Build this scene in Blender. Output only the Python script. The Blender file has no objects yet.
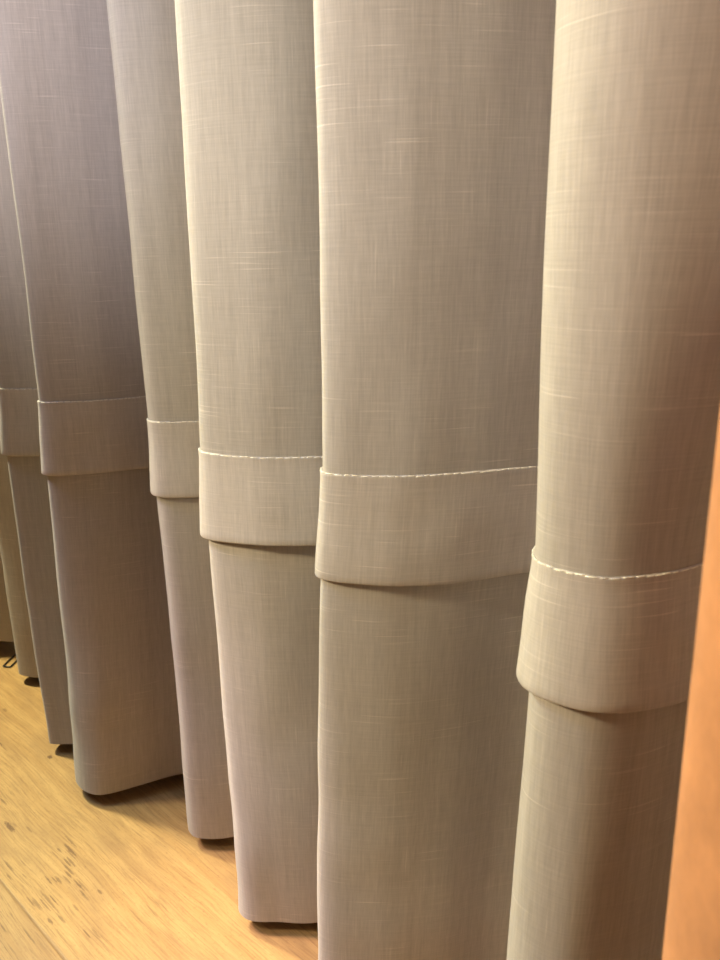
import bpy, bmesh, math, random
from mathutils import Vector, Matrix, noise

random.seed(4)
C = bpy.context.scene.collection
SC = bpy.context.scene

# ------------------------------------------------------------------ helpers
def link_mesh(name, verts, faces, mat=None, parent=None, uv=None, smooth=True):
    me = bpy.data.meshes.new(name)
    me.from_pydata(verts, [], faces)
    if uv is not None:
        lay = me.uv_layers.new(name='UVMap')
        for lp in me.loops:
            lay.data[lp.index].uv = uv[lp.vertex_index]
    for p in me.polygons:
        p.use_smooth = smooth
    if mat:
        me.materials.append(mat)
    o = bpy.data.objects.new(name, me)
    C.objects.link(o)
    if parent:
        o.parent = parent
    return o

def box(name, lo, hi, mat, parent=None, bevel=0.0):
    x0, y0, z0 = lo; x1, y1, z1 = hi
    v = [(x0,y0,z0),(x1,y0,z0),(x1,y1,z0),(x0,y1,z0),(x0,y0,z1),(x1,y0,z1),(x1,y1,z1),(x0,y1,z1)]
    f = [(0,3,2,1),(4,5,6,7),(0,1,5,4),(1,2,6,5),(2,3,7,6),(3,0,4,7)]
    o = link_mesh(name, v, f, mat, parent, smooth=False)
    if bevel:
        m = o.modifiers.new('bevel', 'BEVEL'); m.width = bevel; m.segments = 2
    return o

def tag(o, label=None, cat=None, group=None, kind=None):
    if label: o['label'] = label
    if cat: o['category'] = cat
    if group: o['group'] = group
    if kind: o['kind'] = kind
    return o

def catmull(P, n):
    """centripetal-ish Catmull-Rom through the points, n samples per span"""
    out = []
    L = len(P)
    for i in range(L-1):
        p0 = P[max(i-1, 0)]; p1 = P[i]; p2 = P[i+1]; p3 = P[min(i+2, L-1)]
        def kn(t, a, b):
            return t + max(1e-4, math.hypot(b[0]-a[0], b[1]-a[1]))**0.5
        t0 = 0; t1 = kn(t0, p0, p1); t2 = kn(t1, p1, p2); t3 = kn(t2, p2, p3)
        for k in range(n):
            t = t1 + (t2-t1)*k/n
            r = []
            for c in (0, 1):
                a1 = (t1-t)/(t1-t0)*p0[c] + (t-t0)/(t1-t0)*p1[c]
                a2 = (t2-t)/(t2-t1)*p1[c] + (t-t1)/(t2-t1)*p2[c]
                a3 = (t3-t)/(t3-t2)*p2[c] + (t-t2)/(t3-t2)*p3[c]
                b1 = (t2-t)/(t2-t0)*a1 + (t-t0)/(t2-t0)*a2
                b2 = (t3-t)/(t3-t1)*a2 + (t-t1)/(t3-t1)*a3
                r.append((t2-t)/(t2-t1)*b1 + (t-t1)/(t2-t1)*b2)
            out.append((r[0], r[1]))
    out.append(tuple(P[-1]))
    return out

# ------------------------------------------------------------------ node helpers
class NT:
    def __init__(self, name):
        self.m = bpy.data.materials.new(name); self.m.use_nodes = True
        self.t = self.m.node_tree; self.t.nodes.clear()
    def n(self, typ, **kw):
        nd = self.t.nodes.new(typ)
        for k, v in kw.items():
            if k.startswith('i_'):
                nd.inputs[int(k[2:])].default_value = v
            else:
                setattr(nd, k, v)
        return nd
    def l(self, a, b): self.t.links.new(a, b)
    def math(self, op, a, b=None, clamp=False):
        nd = self.t.nodes.new('ShaderNodeMath'); nd.operation = op; nd.use_clamp = clamp
        for i, x in enumerate((a, b)):
            if x is None: continue
            if hasattr(x, 'is_linked'): self.l(x, nd.inputs[i])
            else: nd.inputs[i].default_value = x
        return nd.outputs[0]
    def mix(self, fac, a, b, blend='MIX'):
        nd = self.t.nodes.new('ShaderNodeMix'); nd.data_type = 'RGBA'; nd.blend_type = blend
        for idx, x in ((0, fac), (6, a), (7, b)):
            if hasattr(x, 'is_linked'): self.l(x, nd.inputs[idx])
            else: nd.inputs[idx].default_value = x if idx == 0 else (*x, 1)
        return nd.outputs[2]
    def noise(self, vec, scale, xyz=(1,1,1), detail=2, rough=.5, loc=(0,0,0), dist=0):
        mp = self.t.nodes.new('ShaderNodeMapping'); mp.inputs['Scale'].default_value = xyz
        mp.inputs['Location'].default_value = loc
        self.l(vec, mp.inputs['Vector'])
        nz = self.t.nodes.new('ShaderNodeTexNoise'); nz.inputs['Scale'].default_value = scale
        nz.inputs['Detail'].default_value = detail; nz.inputs['Roughness'].default_value = rough
        nz.inputs['Distortion'].default_value = dist
        self.l(mp.outputs[0], nz.inputs['Vector'])
        return nz.outputs[0]
    def ramp(self, fac, stops):
        r = self.t.nodes.new('ShaderNodeMapRange'); r.clamp = True
        (a, va), (b, vb) = stops
        r.inputs[1].default_value = a; r.inputs[2].default_value = b
        r.inputs[3].default_value = va; r.inputs[4].default_value = vb
        self.l(fac, r.inputs[0])
        return r.outputs[0]

# ------------------------------------------------------------------ materials
def linen(name, base, slub=1.0, transl=0.22):
    N = NT(name)
    tc = N.n('ShaderNodeTexCoord'); uv = tc.outputs['UV']
    warp = N.noise(uv, 1, (640, 34, 1), 2, .6)                 # fine upright threads
    weft = N.noise(uv, 1, (24, 660, 1), 2, .6, (3, 7, 0))      # fine lying threads
    broad = N.noise(uv, 1, (150, 4, 1), 2, .5, (1, 2, 0))   # broad upright streaks
    s1 = N.noise(uv, 1, (15, 420, 1), 1, .5, (5, 1, 0))       # sparse lying slubs
    s2 = N.noise(uv, 1, (420, 16, 1), 1, .5, (9, 4, 0))       # sparse upright slubs
    gate = N.noise(uv, 1, (5, 11, 1), 1, .5, (2, 8, 0))
    slh = N.ramp(s1, ((.64, 0), (.74, 1)))
    slv = N.ramp(s2, ((.68, 0), (.80, 1)))
    g = N.ramp(gate, ((.42, .15), (.6, 1)))
    slh = N.math('MULTIPLY', slh, g)
    v = N.math('ADD', N.math('MULTIPLY', N.math('SUBTRACT', warp, .5), .38),
               N.math('MULTIPLY', N.math('SUBTRACT', weft, .5), .24))
    v = N.math('ADD', v, N.math('MULTIPLY', N.math('SUBTRACT', broad, .5), .26))
    v = N.math('ADD', v, N.math('MULTIPLY', slh, .25*slub))
    v = N.math('ADD', v, N.math('MULTIPLY', slv, .16*slub))
    v = N.math('ADD', v, 1.0)
    col = N.n('ShaderNodeVectorMath', operation='SCALE'); col.inputs[0].default_value = base
    N.l(v, col.inputs['Scale'])
    bh = N.math('ADD', N.math('MULTIPLY', warp, .5), N.math('MULTIPLY', weft, .5))
    bh = N.math('ADD', bh, N.math('MULTIPLY', slh, .8))
    bp = N.n('ShaderNodeBump'); bp.inputs['Strength'].default_value = .12; bp.inputs['Distance'].default_value = .0008
    N.l(bh, bp.inputs['Height'])
    d = N.n('ShaderNodeBsdfPrincipled'); d.inputs['Roughness'].default_value = .85
    d.inputs['Specular IOR Level'].default_value = .15
    d.inputs['Sheen Weight'].default_value = .12; d.inputs['Sheen Roughness'].default_value = .4
    N.l(col.outputs[0], d.inputs['Base Color']); N.l(bp.outputs[0], d.inputs['Normal'])
    t = N.n('ShaderNodeBsdfTranslucent'); N.l(col.outputs[0], t.inputs['Color']); N.l(bp.outputs[0], t.inputs['Normal'])
    ms = N.n('ShaderNodeMixShader', i_0=transl); N.l(d.outputs[0], ms.inputs[1]); N.l(t.outputs[0], ms.inputs[2])
    out = N.n('ShaderNodeOutputMaterial'); N.l(ms.outputs[0], out.inputs[0])
    return N.m

def plain(name, col, rough=.6, metal=0.0, spec=.5):
    N = NT(name)
    tc = N.n('ShaderNodeTexCoord')
    nz = N.noise(tc.outputs['Object'], 40, (1,1,1), 3)
    c = N.mix(N.ramp(nz, ((.3, 0), (.7, 1))), tuple(x*.93 for x in col), tuple(min(1, x*1.05) for x in col))
    d = N.n('ShaderNodeBsdfPrincipled'); d.inputs['Roughness'].default_value = rough
    d.inputs['Metallic'].default_value = metal; d.inputs['Specular IOR Level'].default_value = spec
    N.l(c, d.inputs['Base Color'])
    out = N.n('ShaderNodeOutputMaterial'); N.l(d.outputs[0], out.inputs[0])
    return N.m

def suede(name, col):
    N = NT(name)
    tc = N.n('ShaderNodeTexCoord'); uv = tc.outputs['UV']
    a = N.noise(uv, 1, (26, 14, 1), 3, .55)
    b = N.noise(uv, 1, (240, 120, 1), 2, .6, (3, 3, 0))
    f = N.math('ADD', N.math('MULTIPLY', a, .8), N.math('MULTIPLY', b, .2))
    c = N.mix(N.ramp(f, ((.35, 0), (.66, 1))), tuple(x*.76 for x in col), tuple(x*1.15 for x in col))
    d = N.n('ShaderNodeBsdfPrincipled'); d.inputs['Roughness'].default_value = .8
    d.inputs['Specular IOR Level'].default_value = .2
    d.inputs['Sheen Weight'].default_value = .15
    N.l(c, d.inputs['Base Color'])
    out = N.n('ShaderNodeOutputMaterial'); N.l(d.outputs[0], out.inputs[0])
    return N.m

def wood(name):
    N = NT(name)
    tc = N.n('ShaderNodeTexCoord'); P = tc.outputs['Object']
    sep = N.n('ShaderNodeSeparateXYZ'); N.l(P, sep.inputs[0])
    X, Y = sep.outputs[0], sep.outputs[1]
    # planks 0.185 m wide running along X; joint at Y = PJ
    PW, PJ = .31, .277
    row = N.math('FLOOR', N.math('DIVIDE', N.math('SUBTRACT', Y, PJ), PW))
    wn = N.n('ShaderNodeTexWhiteNoise', noise_dimensions='1D'); N.l(row, wn.inputs['W'])
    rnd = wn.outputs['Value']
    cmb = N.n('ShaderNodeCombineXYZ')
    N.l(N.math('ADD', X, N.math('MULTIPLY', rnd, 17.3)), cmb.inputs[0]); N.l(Y, cmb.inputs[1])
    V = cmb.outputs[0]
    wob = N.noise(V, 1, (5, 12, 1), 2, .5)
    cm2 = N.n('ShaderNodeCombineXYZ'); s2 = N.n('ShaderNodeSeparateXYZ'); N.l(V, s2.inputs[0])
    N.l(s2.outputs[0], cm2.inputs[0])
    N.l(N.math('ADD', s2.outputs[1], N.math('MULTIPLY', wob, .018)), cm2.inputs[1])
    W = cm2.outputs[0]
    fine = N.noise(W, 1, (14, 420, 1), 3, .65)
    mid = N.noise(W, 1, (4, 70, 1), 3, .6, (2, 1, 0))
    patch = N.noise(W, 1, (3.2, 9, 1), 2, .5, (7, 0, 0))
    speck = N.noise(W, 1, (160, 420, 1), 2, .6, (1, 5, 0))
    streak = N.noise(W, 1, (17, 240, 1), 3, .65, (4, 9, 0))
    light, mide, dark = (.53, .315, .118), (.44, .245, .086), (.19, .092, .036)
    c = N.mix(N.ramp(mid, ((.33, 0), (.66, 1))), mide, light)
    c = N.mix(N.math('MULTIPLY', N.ramp(fine, ((.46, 0), (.72, 1))), .55), c, dark)
    pg = N.ramp(patch, ((.42, 0), (.66, 1)))
    pg2 = N.math('MAXIMUM', N.math('MULTIPLY', pg, .55), N.ramp(Y, ((.325, 0), (.262, 1))))
    c = N.mix(N.math('MULTIPLY', N.math('MULTIPLY', N.ramp(streak, ((.54, 0), (.68, 1))), pg2), .72), c, (.10, .052, .025))
    c = N.mix(N.math('MULTIPLY', N.ramp(speck, ((.56, 0), (.8, 1))), .45), c, dark)
    # broad greyer heartwood patches
    c = N.mix(N.math('MULTIPLY', N.ramp(N.noise(W, 1, (7, 22, 1), 4, .6, (3, 6, 0)), ((.46, 0), (.70, 1))), .55), c, (.27, .145, .06))
    c = N.mix(N.ramp(Y, ((.276, .30), (.278, 0))), c, (.27, .15, .065))
    # individual knots: x, y, half length, half width, strength
    for kx, ky, kl, kw, st in KNOTS:
        dx = N.math('DIVIDE', N.math('SUBTRACT', X, kx), kl)
        dy = N.math('DIVIDE', N.math('SUBTRACT', Y, ky), kw)
        r = N.math('ADD', N.math('MULTIPLY', dx, dx), N.math('MULTIPLY', dy, dy))
        r = N.math('ADD', r, N.math('MULTIPLY', N.math('SUBTRACT', speck, .5), 2.6))
        c = N.mix(N.math('MULTIPLY', N.ramp(r, ((.3, 1), (1.25, 0))), st), c, (.12, .055, .025))
    # joint
    fr = N.math('FRACT', N.math('DIVIDE', N.math('SUBTRACT', Y, PJ), PW))
    e = N.math('MINIMUM', fr, N.math('SUBTRACT', 1.0, fr))
    j = N.ramp(e, ((.002, 1), (.008, 0)))
    c = N.mix(N.math('MULTIPLY', j, .5), c, (.16, .08, .035))
    d = N.n('ShaderNodeBsdfPrincipled'); d.inputs['Roughness'].default_value = .5
    d.inputs['Specular IOR Level'].default_value = .3
    N.l(c, d.inputs['Base Color'])
    bp = N.n('ShaderNodeBump'); bp.inputs['Strength'].default_value = .25; bp.inputs['Distance'].default_value = .001
    h = N.math('SUBTRACT', 1.0, N.math('ADD', N.math('MULTIPLY', fine, .5), j)); N.l(h, bp.inputs['Height'])
    N.l(bp.outputs[0], d.inputs['Normal'])
    out = N.n('ShaderNodeOutputMaterial'); N.l(d.outputs[0], out.inputs[0])
    return N.m

KNOTS = [(-1.028, .330, .016, .0035, .8), (-1.09, .347, .012, .002, .5), (-.918, .367, .020, .0022, .7), (-.895, .357, .014, .002, .6),
         (-.878, .330, .010, .002, .6), (-.818, .357, .006, .002, .6), (-.856, .305, .030, .0018, .5), (-1.141, .446, .006, .004, .85), (-1.337, .456, .008, .003, .5)]

_r = random.Random(11)
for cx, cy, nn_ in ((-.905, .362, 5), (-.872, .334, 5), (-.82, .352, 4), (-1.03, .338, 3), (-.845, .300, 6), (-.79, .31, 4), (-.93, .30, 4), (-1.25, .40, 3)):
    for _ in range(nn_):
        KNOTS.append((cx+_r.uniform(-.03, .03), cy+_r.uniform(-.014, .014), _r.uniform(.006, .017), _r.uniform(.0009, .0018), _r.uniform(.35, .7)))
M_LINEN = linen('beige slub linen', (.53, .475, .43))
M_BAND = linen('beige slub linen doubled', (.55, .49, .445), transl=.12)
M_THREAD = plain('pale thread', (.86, .80, .68), .8)
M_SUEDE = suede('terracotta suede cloth', (.54, .235, .10))
M_WOOD = wood('oak laminate')
M_WALL = plain('painted plaster', (.55, .50, .45), .9)
M_CEIL = plain('white ceiling paint', (.75, .73, .70), .9)
M_WIRE = plain('black wire', (.012, .011, .010), .45)

# ------------------------------------------------------------------ the setting
X0, X1, Y0, Y1, ZC = -3.2, 1.6, -2.6, .78, 2.20
tag(box('floor', (X0, Y0, -.05), (X1, Y1, 0), M_WOOD), kind='structure')
tag(box('wall_back', (X0, Y1, -.05), (X1, Y1+.08, ZC), M_WALL), kind='structure')
tag(box('ceiling', (X0, Y0, ZC), (X1, Y1+.08, ZC+.05), M_CEIL), kind='structure')

# ------------------------------------------------------------------ linen curtain
# Plan of the folds (metres): valley, valley, nose, front, middle, middle, inner end
FOLDS = [
 # start beyond the frame
 dict(v=[(-2.10,.60),(-2.02,.58)], p=[(-1.98,.50),(-1.96,.47),(-1.91,.48),(-1.87,.53),(-1.84,.59)]),
 dict(v=[(-1.77,.63),(-1.69,.57)], p=[(-1.67,.505),(-1.65,.478),(-1.607,.497),(-1.566,.536),(-1.527,.577)]),
 dict(v=[(-1.495,.650),(-1.450,.60)], p=[(-1.440,.535),(-1.423,.523),(-1.398,.531),(-1.375,.548),(-1.345,.59)]),
 dict(v=[(-1.29,.63),(-1.205,.56)], p=[(-1.165,.468),(-1.147,.457),(-1.124,.473),(-1.104,.493),(-1.078,.535)],
      dx=[(1.10,.018),(.62,.009),(.50,-.003),(.22,-.014),(.012,-.013)]),
 dict(v=[(-1.035,.60),(-.990,.54)], p=[(-1.003,.456),(-.985,.446),(-.950,.484),(-.922,.528),(-.892,.585)],
      dx=[(1.10,.014),(.88,.003),(.64,-.007),(.50,-.013),(.012,-.001)],
      hem=[(-1.048,.448),(-1.018,.435),(-.980,.444),(-.951,.500),(-.920,.568)]),
 dict(v=[(-.850,.64),(-.800,.57)], p=[(-.823,.502),(-.801,.493),(-.776,.508),(-.755,.532),(-.728,.578)],
      dx=[(1.05,.002),(.5,.003),(.012,.003)]),
 dict(v=[(-.690,.63),(-.635,.54)], p=[(-.653,.464),(-.635,.444),(-.578,.460),(-.533,.496),(-.506,.535)],
      dx=[(1.05,.013),(.85,.008),(.61,-.003),(.50,-.004),(.20,-.008),(.012,-.001)],
      hem=[(-.654,.459),(-.632,.452),(-.595,.476),(-.562,.508),(-.535,.55)]),
 dict(v=[(-.478,.60),(-.450,.53)], p=[(-.477,.462),(-.463,.445),(-.414,.471),(-.370,.521),(-.330,.585)],
      dx=[(1.05,.010),(.80,.010),(.62,.004),(.50,-.007),(.05,-.032),(.012,-.032)], fl=.6),
 dict(v=[(-.285,.64),(-.225,.54)], p=[(-.244,.442),(-.227,.414),(-.190,.415),(-.165,.442),(-.148,.480)],
      dx=[(1.0,-.008),(.62,-.006),(.50,-.006),(.25,-.013),(.012,-.017)], fl=1.5,
      top=[(-.244,.442),(-.228,.413),(-.186,.405),(-.142,.428),(-.100,.475)]),
 dict(v=[(-.120,.60),(-.065,.55)], p=[(-.060,.48),(-.035,.45),(.01,.47),(.04,.51),(.06,.56)]),
 dict(v=[(.10,.63),(.15,.57)], p=[(.17,.49),(.20,.46),(.24,.48),(.27,.54),(.30,.60)]),
]
Z_HEM, Z_BAND, Z_SEAM, Z_TOP = .021, .517, .607, 2.19

def dx_at(f, z):
    k = f.get('dx')
    if not k: return 0.0
    if z >= k[0][0]: return k[0][1]
    if z <= k[-1][0]: return k[-1][1]
    for (za, a), (zb, b) in zip(k, k[1:]):
        if zb <= z <= za:
            t = (z-zb)/(za-zb)
            return b+(a-b)*t
    return 0.0

def plan(z):
    P = []
    for f in FOLDS:
        d = dx_at(f, z)
        w = 0.0
        if 'hem' in f:
            w = min(1, max(0, (Z_BAND-z)/(Z_BAND-Z_HEM)))
        for q in f['v']:
            P.append((q[0]+d, q[1]))
        for i, q in enumerate(f['p']):
            a = (q[0]+d, q[1])
            if 'top' in f and z > .60:
                u = min(1, (z-.60)/.35); u = u*u*(3-2*u); h = f['top'][i]
                a = (a[0]*(1-u)+(h[0]+d)*u, a[1]*(1-u)+h[1]*u)
            if w > 0:
                h = f['hem'][i]
                a = (a[0]*(1-w)+h[0]*w, a[1]*(1-w)+h[1]*w)
            P.append(a)
    k = 1-.011*min(1, max(0, (.28-z)/.26))
    return [(x*k, y*k) for x, y in P]

NS = 10
HEM_LIFT = .026               # the far fold hangs a little shorter
SEAM_DZ = [0, 0, 0, .007, .006, -.001, -.002, .008, -.003, 0, 0]
def seam_dz(i):
    t = (i-3*NS)/(7*NS)          # fold centres
    a = max(0, min(len(SEAM_DZ)-1, int(math.floor(t)))); b = min(len(SEAM_DZ)-1, a+1)
    w = max(0, min(1, t-a)); w = max(0, min(1, (w-.35)/.3)); w = w*w*(3-2*w)
    return SEAM_DZ[a]*(1-w)+SEAM_DZ[b]*w
def curve_at(z):
    c = catmull(plan(z), NS)
    return c

REF = curve_at(.55)
ARC = [0.0]
for a, b in zip(REF, REF[1:]):
    ARC.append(ARC[-1] + math.hypot(b[0]-a[0], b[1]-a[1]))
NP = len(REF)

def normals(c):
    out = []
    for i in range(len(c)):
        a = c[max(0, i-1)]; b = c[min(len(c)-1, i+1)]
        tx, ty = b[0]-a[0], b[1]-a[1]
        l = math.hypot(tx, ty) or 1
        out.append((ty/l, -tx/l))
    return out

def wrinkle(s, z):
    n = noise.noise(Vector((s*9, z*3.2, 1.3)))*.0030 + noise.noise(Vector((s*22, z*9, 5.1)))*.0013
    low = max(0, 1-z/.5)
    n += low*noise.noise(Vector((s*7, z*12, 9.2)))*.0028
    return n

def ring(z, off=None):
    c = curve_at(z); nn = normals(c)
    out = []
    for i in range(NP):
        o = wrinkle(ARC[i], z)
        if off: o += off(i, z)
        lift = HEM_LIFT*max(0, 1-abs((i-3.6*NS)/(7*NS)-1)/.55) if z < .3 else 0
        zz = z + lift*(.3-z)/.279 + (0 if z > .1 else (.1-z)/.08*.0022*noise.noise(Vector((ARC[i]*13, 4.4, 2))))
        out.append((c[i][0]+nn[i][0]*o, c[i][1]+nn[i][1]*o, zz))
    return out

def grid(rings, vs):
    verts, uv, faces = [], [], []
    for r, v in zip(rings, vs):
        for i, p in enumerate(r):
            verts.append(p); uv.append((ARC[i], v))
    for k in range(len(rings)-1):
        for i in range(NP-1):
            a = k*NP+i
            faces.append((a, a+1, a+NP+1, a+NP))
    return verts, faces, uv

curtain = bpy.data.objects.new('curtain', None); C.objects.link(curtain)
tag(curtain, 'beige slub linen curtain in deep folds with a tuck band above the wooden floor', 'curtain')

def frange(a, b, n): return [a+(b-a)*i/n for i in range(n+1)]

# upper panel: track down to the seam
zs = frange(Z_SEAM-.012, 1.15, 26) + frange(1.15, Z_TOP, 14)[1:]
v, f, u = grid([ring(z) for z in zs], zs)
up = link_mesh('upper_panel', v, f, M_LINEN, curtain, u)

# lower panel: from the seam, set back behind the tuck, down to the doubled bottom hem
def low_off(i, z):
    t = min(1, max(0, (Z_SEAM-z)/.05))
    t2 = min(1, max(0, (z-.30)/.25))
    return -.0016*t*t2
zs = frange(Z_HEM, Z_SEAM-.001, 46)
v, f, u = grid([ring(z, low_off) for z in zs], [z-.31 for z in zs])
lowp = link_mesh('lower_panel', v, f, M_LINEN, curtain, u)

# tuck band: outer ply, rounded fold at the bottom, inner ply going back up
def flare(i):
    s = ARC[i]
    k = FOLDS[min(len(FOLDS)-1, i//(7*NS))].get('fl', 1)
    return (.0052 + noise.noise(Vector((s*8, 2.2, 0)))*.0026)*k
def zdrop(i):
    s = ARC[i]
    return noise.noise(Vector((s*10, 7.7, 0)))*.003
def band_ring(t, inner, z=None):
    # t = 0 at the seam, 1 at the fold
    c_z = Z_SEAM + (Z_BAND-Z_SEAM)*t
    c = curve_at(c_z); nn = normals(c)
    out = []
    for i in range(NP):
        e = flare(i)
        o = wrinkle(ARC[i], c_z)*(1-.2*t) + .0015 + e*t + .0016*math.sin(math.pi*t)*noise.noise(Vector((ARC[i]*17, t*1.5, 31)))
        if inner: o -= .0028*min(1, t*3)+.0006
        zz = c_z + zdrop(i)*t + seam_dz(i)*(1-t)
        out.append((c[i][0]+nn[i][0]*o, c[i][1]+nn[i][1]*o, zz))
    return out
rings, vs = [], []
c = curve_at(Z_SEAM); nn = normals(c)
def lip(o, dz):
    return [(c[i][0]+nn[i][0]*(wrinkle(ARC[i], Z_SEAM)+o), c[i][1]+nn[i][1]*(wrinkle(ARC[i], Z_SEAM)+o),
             Z_SEAM+seam_dz(i)+dz+.0006*noise.noise(Vector((ARC[i]*160, 3, 3)))) for i in range(NP)]
for o, dz, vv in ((-.0004, .0018, .62), (.0006, .0025, .6195), (.0014, .0022, .619), (.0019, .0010, .6185), (.0018, -.0006, .618)):
    rings.append(lip(o, dz)); vs.append(vv)
for t in frange(.05, 1, 14):
    rings.append(band_ring(t, False)); vs.append(.617-.094*t)
# rounded lower fold
last = band_ring(1, False); inn = band_ring(1, True)
for k in (1, 2, 3):
    a = math.pi*k/4
    r = []
    for p, q in zip(last, inn):
        w = (1-math.cos(a))/2
        r.append((p[0]*(1-w)+q[0]*w, p[1]*(1-w)+q[1]*w, p[2]-.0016*math.sin(a)))
    rings.append(r); vs.append(.523-.0008*k)
for t in frange(1, .06, 8):
    rings.append(band_ring(t, True)); vs.append(.52-.094*(1-t))
v, f, u = grid(rings[::-1], [x+.4 for x in vs[::-1]])
band = link_mesh('tuck_band', v, f, M_BAND, curtain, u)

# stitches along the seam, one mesh
sv, sf = [], []
acc = 0.0
i = 0
cc = [(c[k][0]+nn[k][0]*(wrinkle(ARC[k], Z_SEAM)+.0014), c[k][1]+nn[k][1]*(wrinkle(ARC[k], Z_SEAM)+.0014)) for k in range(NP)]
def at(s):
    lo, hi = 0, NP-1
    while hi-lo > 1:
        m = (lo+hi)//2
        if ARC[m] <= s: lo = m
        else: hi = m
    t = (s-ARC[lo])/max(1e-6, ARC[hi]-ARC[lo])
    return (cc[lo][0]*(1-t)+cc[hi][0]*t, cc[lo][1]*(1-t)+cc[hi][1]*t,
            nn[lo][0]*(1-t)+nn[hi][0]*t, nn[lo][1]*(1-t)+nn[hi][1]*t, seam_dz(lo)*(1-t)+seam_dz(hi)*t)
s = .02
while s < ARC[-1]-.02:
    L = random.uniform(.0035, .0075)
    base = len(sv); jit = random.uniform(-.0005, .0004)
    for k in range(4):
        q = at(s+L*k/3)
        lift = .0003*math.sin(math.pi*k/3)
        rad = .00045
        for a in range(6):
            an = a*math.pi/3
            o = lift + rad*math.cos(an)
            sv.append((q[0]+q[2]*o, q[1]+q[3]*o, Z_SEAM+q[4]+.0018+rad*math.sin(an)+jit))
    for k in range(3):
        for a in range(6):
            sf.append((base+k*6+a, base+k*6+(a+1) % 6, base+(k+1)*6+(a+1) % 6, base+(k+1)*6+a))
    sf.append(tuple(base+a for a in range(5, -1, -1))); sf.append(tuple(base+18+a for a in range(6)))
    s += L+random.uniform(.0003, .0022)
st = link_mesh('seam_stitching', sv, sf, M_THREAD, band)
st['label'] = 'pale stitches along the top of the tuck band'

for o in (up, lowp):
    m = o.modifiers.new('thickness', 'SOLIDIFY'); m.thickness = .0009; m.offset = -1
    m = o.modifiers.new('crisp_hem', 'EDGE_SPLIT'); m.split_angle = math.radians(50)

# ------------------------------------------------------------------ terracotta curtain on the right
OPLAN = [(0.3378, 0.4), (0.2878, 0.33), (0.2378, 0.3), (0.1778, 0.33), (0.1278, 0.37), (0.0778, 0.34), (0.0378, 0.27), (-0.0022, 0.238), (-0.0472, 0.238), (-0.0782, 0.254), (-0.0802, 0.268), (-0.0572, 0.278), (-0.0122, 0.29), (0.0278, 0.33), (0.0478, 0.39)]
oc = catmull(OPLAN[::-1], 8)
on = normals(oc)
oa = [0.0]
for a, b in zip(oc, oc[1:]): oa.append(oa[-1]+math.hypot(b[0]-a[0], b[1]-a[1]))
zs = frange(.014, Z_TOP, 70)
v, u, f = [], [], []
n_ = len(oc)
for z in zs:
    for i, p in enumerate(oc):
        o = noise.noise(Vector((oa[i]*9, z*1.6, 20)))*.0022
        v.append((p[0]+on[i][0]*o-.010*(z-.53)-.001, p[1]+on[i][1]*o, z)); u.append((oa[i], z))
for k in range(len(zs)-1):
    for i in range(n_-1):
        a = k*n_+i
        f.append((a, a+1, a+n_+1, a+n_))
oc_ob = link_mesh('curtain', v, f, M_SUEDE, None, u)
m = oc_ob.modifiers.new('thickness', 'SOLIDIFY'); m.thickness = .002; m.offset = -1
tag(oc_ob, 'smooth terracotta orange curtain at the right edge in front of the linen one', 'curtain')

# ------------------------------------------------------------------ wire foot on the floor
pts = [Vector((x, y, .0022)) for x, y in ((-1.556, .6015), (-1.5199, .5533), (-1.4972, .5228), (-1.4952, .5212),
                                          (-1.4925, .5218), (-1.4830, .5270), (-1.4808, .5288), (-1.4815, .5305), (-1.5014, .5565), (-1.536, .603))]
wv, wf = [], []
for i, p in enumerate(pts):
    a = pts[max(0, i-1)]; b = pts[min(len(pts)-1, i+1)]
    t = (b-a).normalized(); sd = t.cross(Vector((0,0,1))).normalized()
    for k in range(8):
        an = k*math.pi/4
        q = p+sd*.0015*math.cos(an)+Vector((0,0,.0015*math.sin(an)))
        wv.append(tuple(q))
for i in range(len(pts)-1):
    for k in range(8):
        wf.append((i*8+k, i*8+(k+1) % 8, (i+1)*8+(k+1) % 8, (i+1)*8+k))
wf.append(tuple(range(7, -1, -1))); wf.append(tuple(len(pts)*8-8+k for k in range(8)))
w = link_mesh('wire_loop', wv, wf, M_WIRE)
tag(w, 'thin black bent wire loop lying on the wooden floor under the far left folds', 'wire')

# ------------------------------------------------------------------ light
def spot(name, loc, target, energy, col, angle, blend, radius=.04):
    l = bpy.data.lights.new(name, 'SPOT'); l.energy = energy; l.color = col
    l.spot_size = math.radians(angle); l.spot_blend = blend; l.shadow_soft_size = radius
    o = bpy.data.objects.new(name, l); C.objects.link(o)
    o.location = loc
    o.rotation_euler = (Vector(target)-Vector(loc)).to_track_quat('-Z', 'Y').to_euler()
    return o
def area(name, loc, target, size, energy, col, shape='DISK'):
    l = bpy.data.lights.new(name, 'AREA'); l.shape = shape; l.size = size; l.energy = energy; l.color = col
    o = bpy.data.objects.new(name, l); C.objects.link(o)
    o.location = loc
    o.rotation_euler = (Vector(target)-Vector(loc)).to_track_quat('-Z', 'Y').to_euler()
    return o
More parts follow.
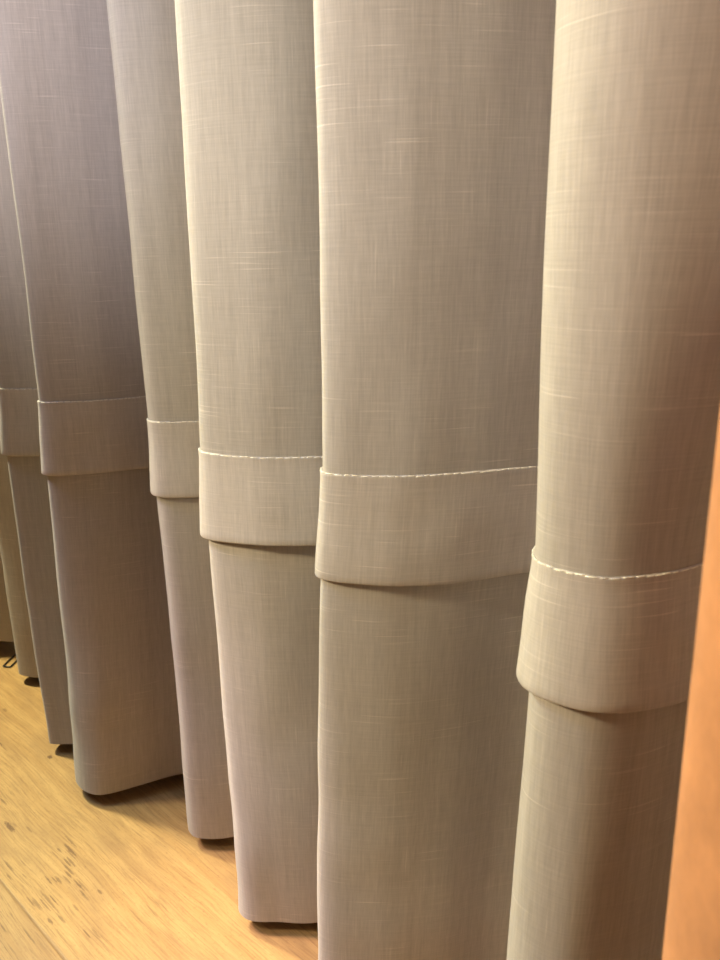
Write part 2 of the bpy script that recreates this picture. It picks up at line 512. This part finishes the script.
# unseen spots added to brighten and tint folds and floor; downlight at left
SPOTS = [((-1.3, -.7, 2.1), (-.36, .45, .66), 45, (.25, .55, 1), 34, .6),
         ((-1.3, -1.2, 1.7), (-.36, .45, .66), 222, (1, .86, .54), 30, .6),
         ((-.4, -.9, 2.1), (-.2, .45, 1.05), 66, (1, .82, .78), 24, 1.0),
         ((-.5, -.9, 2.1), (-1.0, .5, 1.12), 194, (.98, .93, 1), 22, .8),
         ((-1.6, -.6, 2.1), (-.75, .1, 0), 50, (.40, .6, 1), 40, .7),
         ((-1.7, -.4, 1.8), (-.6, .45, .1), 235, (1, .70, .70), 16, .9),
         ((-1.75, -.25, 2.1), (-.70, .12, 0), 140, (.86, 1, .84), 30, .9),
         ((-.95, -.9, 1.9), (-.60, .46, .0), 72, (1, .95, .9), 13, .9),
         ((-1.0, -.9, 2.1), (-.55, .45, .95), 122, (.92, .95, 1), 18, .9)]
for lo, ta, en, co, an, bl in SPOTS:
    spot('added_spot', lo, ta, en, co, an, bl, .14)
area('ceiling_downlight', (-2.2, .15, 2.15), (-1.4, .275, 0), .2, 78, (1, 1, .66))
wd = bpy.data.worlds.new('room_ambient'); SC.world = wd; wd.use_nodes = True
wd.node_tree.nodes['Background'].inputs[0].default_value = (.45, .55, 1.0, 1)
wd.node_tree.nodes['Background'].inputs[1].default_value = .05

# ------------------------------------------------------------------ camera
f_px, pitch, roll, th = 776.0, math.radians(16.6), math.radians(1.1), math.radians(46.7)
hd = Vector((-math.cos(th), math.sin(th), 0)); rt = Vector((math.sin(th), math.cos(th), 0)); u0 = Vector((0,0,1))
fw = hd*math.cos(pitch)-u0*math.sin(pitch); upv = u0*math.cos(pitch)+hd*math.sin(pitch)
cr, sr = math.cos(roll), math.sin(roll)
xr = rt*cr-upv*sr
yr = rt*sr+upv*cr
XS = 1
R = Matrix((xr, yr, -fw)).transposed()
cd = bpy.data.cameras.new('camera'); cam = bpy.data.objects.new('camera', cd); C.objects.link(cam)
cam.matrix_world = Matrix.Translation((0,0,.8)) @ R.to_4x4()
cd.sensor_fit = 'VERTICAL'; cd.sensor_height = 24; cd.lens = 24*f_px/960
cd.clip_start = .02
cd.dof.use_dof = True; cd.dof.focus_distance = .78
cd.dof.aperture_fstop = (cd.lens/1000)/.0022
SC.camera = cam
SC.view_settings.view_transform = 'Standard'; SC.view_settings.look = 'None'
SC.view_settings.gamma = 1; SC.view_settings.use_curve_mapping = False
SC.view_settings.exposure = 0.0
